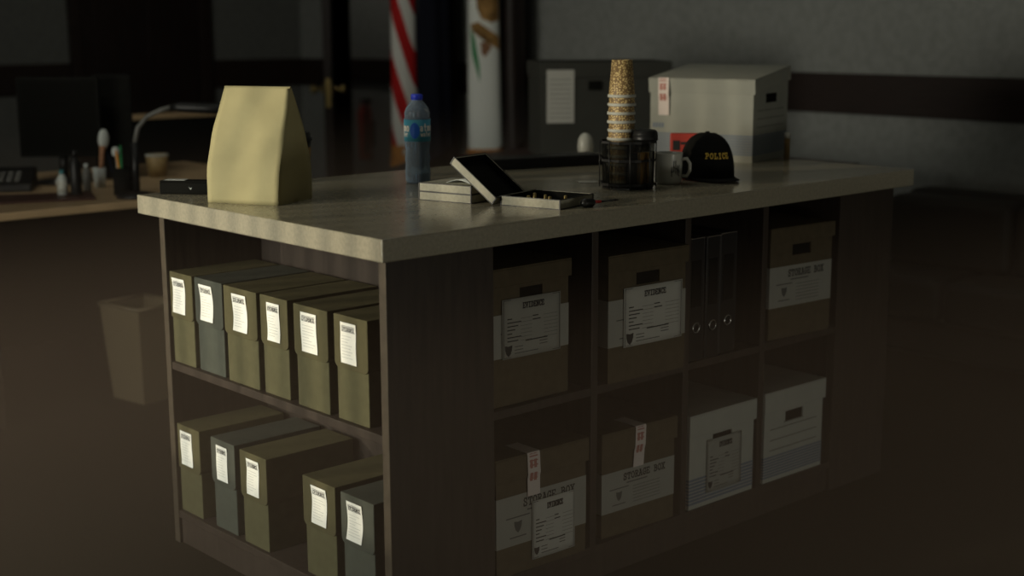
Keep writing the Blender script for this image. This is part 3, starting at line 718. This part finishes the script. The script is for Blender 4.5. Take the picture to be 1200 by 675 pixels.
m = MB(); m.grid(brim, 24, 8); m.build('brim', 'cap', cpx, solid=.0022)
capf = lambda x, z, o: crown(x/.080+0, max(0, min(1, math.asin(min(.99, max(0, (z-.008)/.112)**(1/.92)))/(PI/2))))*(1+.012)+Vector((o, 0, 0))
m = MB(); strokes(m, 'POLICE', -textw('POLICE', .0100, .35)/2-.008, .060, .0125, .0100, .0024, capf, .35, .001); m.build('lettering', 'gold', cpx)

# red packet behind the cap
rp = thing('red_packet', 'red packet with black mark standing behind the police cap', 'packet', (1.418, .432, H), R(-48))
m = MB(); m.box(-.042, .048, 0, .03, 0, .108); m.build('packet_body', 'red', rp, bevel=.004)
m = MB(); fr_ = lambda x, z, o: Vector((x, -.0004-o, z))
rect(m, -.034, -.014, .060, .088, fr_); rect(m, -.012, .012, .076, .084, fr_); m.build('mark', 'ink', rp)
# little vial at the far right
vl = thing('vial', 'small tan vial with white cap at the far edge of the worktop', 'vial', (1.912, .437, H))
m = MB(); m.lathe([(0, 0), (.0085, 0), (.009, .002), (.009, .066), (0, .066)], 18); m.build('vial_body', 'sleeve', vl)
m = MB(); m.lathe([(0, .066), (.0098, .066), (.0098, .082), (.008, .084), (0, .084)], 18); m.build('vial_cap', 'mug', vl)

# ------------------------------------------------------------------ behind the island: table, grey box, sofa
tb = thing('side_table', 'dark reddish wooden table behind the island beside the sofa', 'table', (2.5, 1.75, 0))
m = MB(); m.box(-.38, .50, -.86, .52, .772, .80); m.build('tabletop', 'tablewood', tb, bevel=.004)
for x in (-.34, .46):
    for y in (-.82, .48): m = MB(); m.box(x-.025, x+.025, y-.025, y+.025, 0, .772); m.build('leg', 'tablewood', tb, bevel=.003)
gdir = math.atan2(1.575-1.88, 2.668-2.225)
gb = thing('archive_box', 'large dark grey lidded box with white sheet on the side table', 'box', (2.225, 1.88, .80), gdir)
m = MB(); m.box(0, .53, 0, .36, 0, .33); m.build('body', 'darkbox', gb, bevel=.003)
m = MB(); m.box(-.006, .536, -.006, .366, .325, .388); m.build('lid', 'darkbox', gb, bevel=.004)
m = MB(); m.box(.19, .245, -.0075, -.0062, .275, .312); m.build('hand_hole', 'hole', gb)
m = MB(); m.grid(lambda u, v: Vector((.020+.112*u, -.0078-.001*math.sin(u*PI), .145+.212*v)), 4, 6); s_ = m.build('paper_sheet', 'sheet', gb)
m = MB()
for k in range(9): m.box(.032, .118, -.0100, -.0094, .165+.019*k, .1672+.019*k)
m.build('print_line', 'midink', s_)

sf = thing('sofa', 'low black leather sofa against the grey back wall', 'sofa', (3.36, 0, 0))
m = MB(); m.box(-.28, .27, -2.3, .98, .06, .20); m.build('base', 'leather', sf, bevel=.02)
m = MB(); m.box(.13, .30, -2.3, .98, .20, .655); m.build('back_frame', 'leather', sf, bevel=.03)
for y0, y1 in ((.545, .975), (-.33, .535), (-1.2, -.34)):
    m = MB(); m.box(-.32, .12, y0, y1, .20, .37); m.build('seat_cushion', 'leather', sf, bevel=.035, seg=4)
for y0, y1 in ((.425, .975), (-.40, .415), (-1.2, -.41)):
    m = MB(); m.box(-.03, .16, y0, y1, .36, .645, mx=Matrix.Translation((0, 0, 0))); m.build('back_cushion', 'leather', sf, bevel=.04, seg=4)
for x, y in ((-.22, .9), (.22, .9), (-.22, -.9), (.22, -.9)):
    m = MB(); m.tube([(x, y, 0), (x, y, .07)], .022, 12); m.build('foot', 'black', sf)

# ------------------------------------------------------------------ flags on poles
def flag(name, loc, w, z0, z1, label, kind):
    t = thing(name, label, 'flag', loc)
    # base and pole
    m = MB(); m.lathe([(0, 0), (.15, 0), (.15, .015), (.06, .04), (.03, .07), (0, .07)], 28); m.build('stand', 'brass', t)
    m = MB(); m.tube([(0, 0, .05), (0, 0, 2.35)], .0125, 12); m.build('pole', 'doorwood', t)
    m = MB(); m.lathe([(0, 2.35), (.02, 2.35), (.028, 2.39), (.012, 2.45), (0, 2.49)], 16); m.build('finial', 'brass', t)
    return t
# direction across the picture is roughly (.74,-.67); the drape is a closed pleated tube round the pole
ex = Vector((.74, -.67, 0)); ey = Vector((.67, .74, 0))
def drape_pt(cx, cy, rx, ry, a, z, z0, z1, nfold=5, amp=.12, ph=0., flare=.22):
    k = (z-z0)/(z1-z0)
    s = (1-flare*k)*(1+amp*math.sin(nfold*a+ph+1.2*math.sin(k*3)))
    p = ex*(cx+rx*s*math.cos(a))+ey*(cy+ry*s*math.sin(a))
    return Vector((p.x, p.y, z))
def drape(name, mt, parent, cx, cy, rx, ry, z0, z1, uvs=False, ph=0., nfold=5, dip=.05, amp=.10, flare=.22):
    m = MB(); bm = m.bm; nu, nv = 56, 26
    uvl = bm.loops.layers.uv.new('UVMap') if uvs else None
    V = []
    for j in range(nv+1):
        for i in range(nu):
            a = 2*PI*i/nu
            zb = z0+dip*math.cos(a-.4)
            V.append(bm.verts.new(drape_pt(cx, cy, rx, ry, a, zb+(z1-zb)*j/nv, z0, z1, nfold, amp, ph, flare)))
    for j in range(nv):
        for i in range(nu):
            i2 = (i+1) % nu; f = bm.faces.new([V[j*nu+i], V[j*nu+i2], V[(j+1)*nu+i2], V[(j+1)*nu+i]]); f.smooth = True
            if uvs:
                # arc across the front, measured in metres
                for lp, (ii, jj) in zip(f.loops, ((i, j), (i+1, j), (i+1, j+1), (i, j+1))):
                    lp[uvl].uv = (rx*math.cos(2*PI*ii/nu)+.2, (z1-z0)*jj/nv)
    return m.build(name, mt, parent)
us = flag('flag', (3.33, 4.06, 0), .3, .62, 2.2, 'red and white striped flag hanging on a pole left of the white flag', 'us')
drape('striped_cloth', 'stripes', us, -.085, -.02, .078, .06, .62, 2.25, True, ph=.5, nfold=3, amp=.06)
drape('shaded_navy_fold', 'navy', us, .075, .03, .105, .07, .60, 2.25, ph=1.2, nfold=5, amp=.12)  # near-black cloth colour holds the shade on the flag's right half
drape('fringe', 'fringe', us, -.085, -.02, .082, .063, .585, .66, ph=.5, nfold=3, dip=.05, amp=.06, flare=0)
ca = flag('flag', (3.36, 3.48, 0), .3, .65, 2.2, 'white flag with brown and green emblem hanging on a pole', 'ca')
CW = drape('white_cloth', 'fwhite', ca, -.03, -.02, .092, .075, .65, 2.25, ph=2.1, nfold=3, amp=.05)
drape('shaded_fold', 'doorwood', ca, .115, .05, .075, .06, .68, 2.25, ph=.2, nfold=4, amp=.12)  # white flag's shaded half, its shade put into a dark colour
drape('fringe', 'fringe', ca, -.03, -.02, .096, .079, .62, .675, ph=2.1, nfold=3, dip=.04, amp=.05, flare=0)
# folded emblem patches on the white cloth: follow the drape a little above it
def patch(poly, mt, name):
    """poly in (angle deg, z); triangulated fan sampled on the drape surface"""
    m = MB(); cxp = sum(p[0] for p in poly)/len(poly); czp = sum(p[1] for p in poly)/len(poly)
    def S(a, z): return drape_pt(-.03, -.02, .0940, .0770, R(a), z, .65, 2.25, 3, .05, 2.1)
    n = len(poly)
    for i in range(n):
        a, b_ = poly[i], poly[(i+1) % n]; k = 6
        rows = []
        for r_ in range(k+1):
            f = r_/k; rows.append([S(cxp+(a[0]+(b_[0]-a[0])*s/k-cxp)*f, czp+(a[1]+(b_[1]-a[1])*s/k-czp)*f) for s in range(k+1)])
        for r_ in range(k):
            for s in range(k): m._add([rows[r_][s], rows[r_][s+1], rows[r_+1][s+1], rows[r_+1][s]], [(0, 1, 2, 3)], sm=True)
    m.build(name, mt, CW, weld=True)
patch([(238, 1.52), (335, 1.52), (335, 1.36), (300, 1.345), (262, 1.365), (245, 1.42)], 'gbrown', 'brown_emblem')
patch([(216, 1.335), (250, 1.35), (300, 1.30), (335, 1.27), (335, 1.20), (300, 1.225), (262, 1.26), (226, 1.30)], 'gbrown', 'brown_emblem')
patch([(258, 1.245), (285, 1.245), (300, 1.215), (275, 1.165), (262, 1.185)], 'skin', 'rose_emblem')
patch([(216, 1.32), (236, 1.27), (254, 1.12), (256, 1.03), (246, 1.08), (226, 1.18)], 'green', 'green_emblem')

# red cylinder in the hallway
fe = thing('fire_extinguisher', 'red extinguisher with black hose hanging beyond the open doorway', 'extinguisher', (4.78, 6.56, .30))
m = MB(); m.lathe([(0, 0), (.05, 0), (.052, .01), (.052, .36), (.035, .41), (.018, .43), (0, .43)], 24); m.build('tank', 'redplastic', fe)
m = MB(); m.box(-.02, .05, -.018, .018, .43, .47); m.build('valve', 'black', fe, bevel=.003)
m = MB(); m.tube([(-.02, -.03, .46), (-.04, -.07, .40), (-.04, -.075, .2), (-.03, -.06, .06)], .014, 8); m.build('hose', 'black', fe)
m = MB(); m.box(.045, .07, -.03, .03, .1, .3); m.build('bracket', 'black', fe)

# ------------------------------------------------------------------ left desk and what is on it
DZ = .74
dk = thing('desk', 'wood-topped office desk at the left behind the island', 'desk', (0, 0, 0))
m = MB(); m.box(-1.1, 1.45, 2.235, 3.38, DZ-.028, DZ); m.build('desktop', 'desk', dk, bevel=.006)
for x in (.10, 1.38, -1.08): m = MB(); m.box(x, x+.03, 2.30, 3.33, 0, DZ-.028); m.build('leg_panel', 'deskdark' if x > .5 else 'deskdark', dk, bevel=.003)
m = MB(); m.box(-1.05, 1.38, 2.95, 2.975, .12, DZ-.028); m.build('modesty_panel', 'deskdark', dk)
# low partition beyond the desk with pale cap
pt = thing('partition', 'dark low partition with pale wooden cap beyond the left desk', 'partition', (1.51, 4.0, 0))
m = MB(); m.box(0, .80, 0, .05, 0, .888); m.build('panel', 'blackmat', pt)
m = MB(); m.box(-.006, .806, -.012, .06, .888, .913); m.build('cap_rail', 'desk', pt, bevel=.004)
# monitor
mo = thing('monitor', 'black computer monitor on the left desk', 'monitor', (.68, 2.95, DZ), R(-38))
m = MB(); m.box(-.155, .155, -.012, .018, .10, .405); m.build('bezel', 'blackmat', mo, bevel=.005)
m = MB(); m.box(-.14, .14, -.0135, -.0125, .118, .39); m.build('screen', 'hole', mo)
m = MB(); m.tube([(0, .012, .01), (0, .025, .14)], .018, 12); m.build('neck', 'black', mo)
m = MB(); m.lathe([(0, 0), (.11, 0), (.11, .006), (.03, .014), (0, .014)], 28); m.build('stand', 'black', mo)
pc = thing('computer_tower', 'black computer tower standing right of the monitor', 'computer', (.905, 2.94, DZ), R(-24))
m = MB(); m.box(-.075, .065, -.02, .20, 0, .405); m.build('case', 'blackmat', pc, bevel=.006)
m = MB(); m.box(-.06, .05, -.0225, -.020, .32, .35); m.build('drive_bay', 'blackmat', pc)
m = MB(); m.box(-.06, .05, -.0225, -.020, .27, .30); m.build('drive_bay', 'blackmat', pc)
# phone
ph = thing('desk_phone', 'black desk telephone at the left edge of the desk', 'telephone', (.37, 2.78, DZ), R(-30))
m = MB(); m.prism([(0, 0), (.2, 0), (.2, .075), (.16, .075), (0, .03)], -.10, .10, Matrix(((0, 0, 1, 0), (1, 0, 0, 0), (0, 1, 0, 0), (0, 0, 0, 1)))); m.build('phone_body', 'black', ph, bevel=.006)
m = MB(); m.tube([(-.075, .02, .058), (-.075, .05, .085), (-.075, .10, .105), (-.075, .16, .115), (-.075, .185, .10)], [.022, .018, .014, .018, .022], 12); m.build('handset', 'black', ph)
m = MB()
for i in range(3):
    for j in range(4): m.box(-.02+.028*i, -.002+.028*i, .03+.026*j, .046+.026*j, .03+.007*j+.008, .036+.007*j+.008)
m.build('keypad', 'grey', ph)
# leather pad
o = MB().box(-.16, .16, -.11, .11, 0, .008).build('desk_pad', 'maroon', bevel=.003); place(o, (.41, 2.50, DZ), R(-22)); tag(o, 'dark maroon leather pad lying at the front of the desk', 'pad')
# bottles and cups
def bottle(loc, r, h, mt, capm, label, lab=None):
    t = thing('small_bottle', label, 'bottle', loc)
    m = MB(); m.lathe([(0, 0), (r*.9, 0), (r, r*.15), (r, h*.72), (r*.5, h*.84), (r*.42, h*.88), (0, h*.88)], 22); m.build('bottle_body', mt, t)
    m = MB(); m.lathe([(0, h*.86), (r*.5, h*.86), (r*.5, h), (0, h)], 18); m.build('bottle_cap', capm, t)
    if lab:
        m = MB(); m.lathe([(r+.0004, h*.15), (r+.001, h*.15), (r+.001, h*.6), (r+.0004, h*.6)], 22); m.build('bottle_label', lab, t)
    return t
bottle((.512, 2.478, DZ), .020, .165, 'black', 'black', 'slim black bottle standing at the front of the desk')
bottle((.480, 2.520, DZ), .017, .095, 'pale', 'teal', 'small pale bottle beside the slim black bottle', 'mug')
bottle((.620, 2.62, DZ), .016, .10, 'grey', 'pale', 'small grey bottle behind the slim black bottle')
# pen cup with pens
pcx = thing('pen_cup', 'black pen cup on the desk full of pens', 'pen cup', (.668, 2.425, DZ))
m = MB(); m.lathe([(0, 0), (.036, 0), (.037, .098), (.034, .098), (.033, .004), (0, .004)], 26); m.build('cup_body', 'blackmat', pcx)
for i, (dx, dy, tx, ty, h, mt, nm) in enumerate([(-.012, -.01, -.10, .0, .145, 'orange', 'orange pencil in the black pen cup'), (.0, .01, .02, .05, .158, 'green', 'green pen in the black pen cup'), (.012, -.008, .10, .0, .150, 'blackmat', 'black pen in the black pen cup'), (-.018, .012, -.16, .1, .140, 'navy', 'dark blue pen in the black pen cup')]):
    t = thing('pen', nm, 'pen', (.668+dx, 2.425+dy, DZ+.006)); t.rotation_euler = (-ty, tx, 0)
    m = MB(); m.tube([(0, 0, 0), (0, 0, h)], .0045, 8); m.build('barrel', mt, t)
    m = MB(); m.tube([(0, 0, h), (0, 0, h+.012)], [.0046, .002], 8); m.build('tip', mt, t)
m = MB(); m.lathe([(0, 0), (.004, 0), (.004, .13), (.013, .135), (.015, .15), (.010, .163), (0, .166)], 14)
o = m.build('highlighter', 'pale'); o.location = (.662, 2.442, DZ+.006); o.rotation_euler = (R(-2), R(-3), 0); tag(o, 'white-headed marker in the black pen cup', 'marker')
# brush in a white cup
wc = thing('tumbler', 'white tumbler holding the pale-headed brush', 'cup', (.702, 2.685, DZ))
m = MB(); m.lathe([(0, 0), (.020, 0), (.024, .075), (.022, .075), (.018, .004), (0, .004)], 22); m.build('tumbler_body', 'pale', wc)
br = thing('hairbrush', 'pale-headed brush with brown handle standing in the white tumbler', 'brush', (.705, 2.687, DZ+.006)); br.rotation_euler = (R(0), R(5), 0)
m = MB(); m.tube([(0, 0, 0), (0, 0, .06), (.002, 0, .12), (.004, 0, .15)], [.008, .009, .009, .012], 12); m.build('handle', 'skin', br)
m = MB(); mxh = Matrix.Translation((.007, 0, .175)) @ Matrix.Diagonal((1, .6, 1.5, 1))
m.lathe([(.0001, -.026), (.012, -.022), (.020, -.010), (.022, .003), (.017, .017), (.009, .024), (.0001, .026)], 18, mxh); m.build('head', 'pale', br)
# gooseneck lamp
gl = thing('desk_lamp', 'black gooseneck desk lamp reaching over the desk', 'lamp', (.660, 2.315, DZ))
m = MB(); m.lathe([(0, 0), (.07, 0), (.07, .012), (.02, .022), (0, .022)], 28); m.build('lamp_base', 'black', gl)
m = MB(); m.tube([(0, 0, .015), (.002, 0, .195)], .013, 12); m.build('stem', 'black', gl)
ctrl = [(0.002, 0, .19), (.016, -.004, .245), (.045, -.018, .283), (.085, -.048, .306), (.118, -.075, .318)]
m = MB(); m.tube(ctrl, .0085, 10); m.build('gooseneck', 'grey', gl)
m = MB(); m.tube([(.110, -.070, .316), (.135, -.09, .316), (.20, -.147, .312), (.30, -.235, .306)], [.010, .018, .020, .018], 14); m.build('lamp_head', 'black', gl)
# patterned cup further back
t = thing('patterned_cup', 'tan patterned paper cup at the back of the desk', 'cup', (1.045, 2.88, DZ))
m = MB(); m.lathe([(0, 0), (.033, 0), (.045, .088), (.043, .088), (.031, .004), (0, .004)], 28); m.build('cup_wall', 'cup', t)
m = MB(); m.lathe([(.044, .084), (.0465, .084), (.0465, .091), (.044, .091)], 28); m.build('rim', 'pale', t)
# white ball standing in for white highlights beside the phone
m = MB(); bmesh.ops.create_icosphere(m.bm, subdivisions=3, radius=.019)
for v in m.bm.verts: v.co *= 1+random.uniform(-.10, .10)
o = m.build('white_ball', 'sheet'); o.location = (.555, 2.74, DZ+.0775+.016); tag(o, 'small rough white ball beside the desk telephone', 'paper')
o.location = (.60, 2.80, DZ+.0195)
# waste bin under the desk
wb_ = thing('waste_bin', 'brown plastic waste bin under the left desk', 'bin', (.555, 2.445, 0), math.atan2(2.219-2.441, .579-.540))
def taper(z, k): return [(k*0, 0)]
m = MB(); z0, z1 = 0, .352; lx_, ly_ = .225, .20
def ring(k, z): return [Vector((lx_*(.5-k/2), ly_*(.5-k/2), z)), Vector((lx_*(.5+k/2), ly_*(.5-k/2), z)), Vector((lx_*(.5+k/2), ly_*(.5+k/2), z)), Vector((lx_*(.5-k/2), ly_*(.5+k/2), z))]
V = ring(.78, 0)+ring(1, .352)+ring(.97, .352)+ring(.75, .006)
m._add(V, [(3, 2, 1, 0)]+[(i, (i+1) % 4, 4+(i+1) % 4, 4+i) for i in range(4)]+[(4+i, 4+(i+1) % 4, 8+(i+1) % 4, 8+i) for i in range(4)]+[(8+i, 8+(i+1) % 4, 12+(i+1) % 4, 12+i) for i in range(4)]+[(12, 13, 14, 15)])
m.build('bin_body', 'bin', wb_, bevel=.006)
m = MB()
for a, b_ in (((0, 0), (lx_, 0)), ((lx_, 0), (lx_, ly_)), ((lx_, ly_), (0, ly_)), ((0, ly_), (0, 0))): m.tube([(*a, .352), (*b_, .352)], .007, 8)
m.build('bin_rim', 'bin', wb_)

# ------------------------------------------------------------------ light
def area(name, loc, rot, sx, sy, p, col, spread=180):
    l = bpy.data.lights.new(name, 'AREA'); l.shape = 'RECTANGLE'; l.size = sx; l.size_y = sy; l.energy = p; l.color = col; l.spread = R(spread)
    o = bpy.data.objects.new(name, l); C.objects.link(o); o.location = loc; o.rotation_euler = rot; return o
def aim(o, target):
    d = Vector(target)-o.location; o.rotation_euler = d.to_track_quat('-Z', 'Y').to_euler()
WIN = area('window_daylight', (X_FRONT-.12, .78, 1.12), (0, 0, 0), 1.1, 1.0, 49, (1, .97, .83), 150); aim(WIN, (0.2, 1.0, .85))
sun = bpy.data.lights.new('low_sun', 'SUN'); sun.energy = 1.5; sun.angle = R(1.2); sun.color = (1, .86, .62)
so = bpy.data.objects.new('low_sun', sun); C.objects.link(so); so.rotation_euler = Vector((.90, -.30, -.17)).to_track_quat('-Z', 'Y').to_euler()
fill = area('floor_bounce_fill', (.55, -2.75, .36), (0, 0, 0), 1.0, .25, 6.6, (1, .95, .80)); aim(fill, (.9, .0, .75))  # added fill standing for warm bounce off the floor
ol = area('left_wall_fill', (-.2, 2.4, 2.6), (0, 0, 0), .6, .6, 6, (1, .98, .86), 110); aim(ol, (3.2, 5.2, 1.0))  # unseen fill added to lift the left wall and flags
tl = area('overhead_fill', (.9, 1.0, 2.7), (0, 0, 0), 1.2, .8, 2.6, (1, 1, .86))  # soft overhead fill added to brighten the worktop and lid tops
hl = area('hallway_fill', (4.3, 6.3, 2.7), (0, 0, 0), .3, .3, 2.8, (1, .93, .82))  # unseen fill added to keep the hallway from going black
w = bpy.data.worlds.new('world'); bpy.context.scene.world = w; w.use_nodes = True
w.node_tree.nodes['Background'].inputs[0].default_value = (1, 1, .86, 1); w.node_tree.nodes['Background'].inputs[1].default_value = .065

# low haze layer standing in for the warm veil, thickest near the floor
nt = w.node_tree; out = nt.nodes['World Output']
vol = nt.nodes.new('ShaderNodeVolumeScatter'); vol.inputs['Color'].default_value = (1, .74, .56, 1); vol.inputs['Anisotropy'].default_value = .0
ge = nt.nodes.new('ShaderNodeNewGeometry'); sp = nt.nodes.new('ShaderNodeSeparateXYZ'); nt.links.new(ge.outputs['Position'], sp.inputs[0])
mr = nt.nodes.new('ShaderNodeFloatCurve'); cv = mr.mapping.curves[0]
cv.points[0].location = (0, 1); cv.points[1].location = (1, 0)
for x_, y_ in [(.70, 1), (.90, 0)]: cv.points.new(x_, y_)
for p_ in cv.points: p_.handle_type = 'VECTOR'
mr.mapping.update()
mu = nt.nodes.new('ShaderNodeMath'); mu.operation = 'MULTIPLY'; mu.inputs[1].default_value = HAZE
nt.links.new(sp.outputs['Z'], mr.inputs['Value']); nt.links.new(mr.outputs[0], mu.inputs[0]); nt.links.new(mu.outputs[0], vol.inputs['Density']); nt.links.new(vol.outputs[0], out.inputs['Volume'])

# ------------------------------------------------------------------ camera
cam = bpy.data.cameras.new('camera'); co = bpy.data.objects.new('camera', cam); C.objects.link(co)
cam.sensor_width = 36; cam.lens = 1617.85/1200*36; cam.clip_start = .02
yaw, pit, roll = .832231, -.189415, -.00351982
fw = Vector((math.cos(pit)*math.cos(yaw), math.cos(pit)*math.sin(yaw), math.sin(pit)))
r0 = fw.cross(Vector((0, 0, 1))).normalized(); u0 = r0.cross(fw)
r2 = r0*math.cos(roll)+u0*math.sin(roll); u2 = -r0*math.sin(roll)+u0*math.cos(roll)
mxc = Matrix((r2, u2, -fw)).transposed().to_4x4(); mxc.translation = Vector((-1.63481, -2.1789, 1.341265))
co.matrix_world = mxc
cam.dof.use_dof = True; cam.dof.focus_distance = 3.2; cam.dof.aperture_fstop = 2.0
sc_ = bpy.context.scene; sc_.camera = co
vs = sc_.view_settings; sc_.display_settings.display_device = 'sRGB'
vs.view_transform = 'Standard'; vs.look = 'None'; vs.gamma = 1; vs.exposure = 0; vs.use_curve_mapping = False
sc_.cycles.use_denoising = True; sc_.cycles.max_bounces = 6; sc_.cycles.sample_clamp_indirect = 2.0
sc_.cycles.caustics_reflective = False; sc_.cycles.caustics_refractive = False
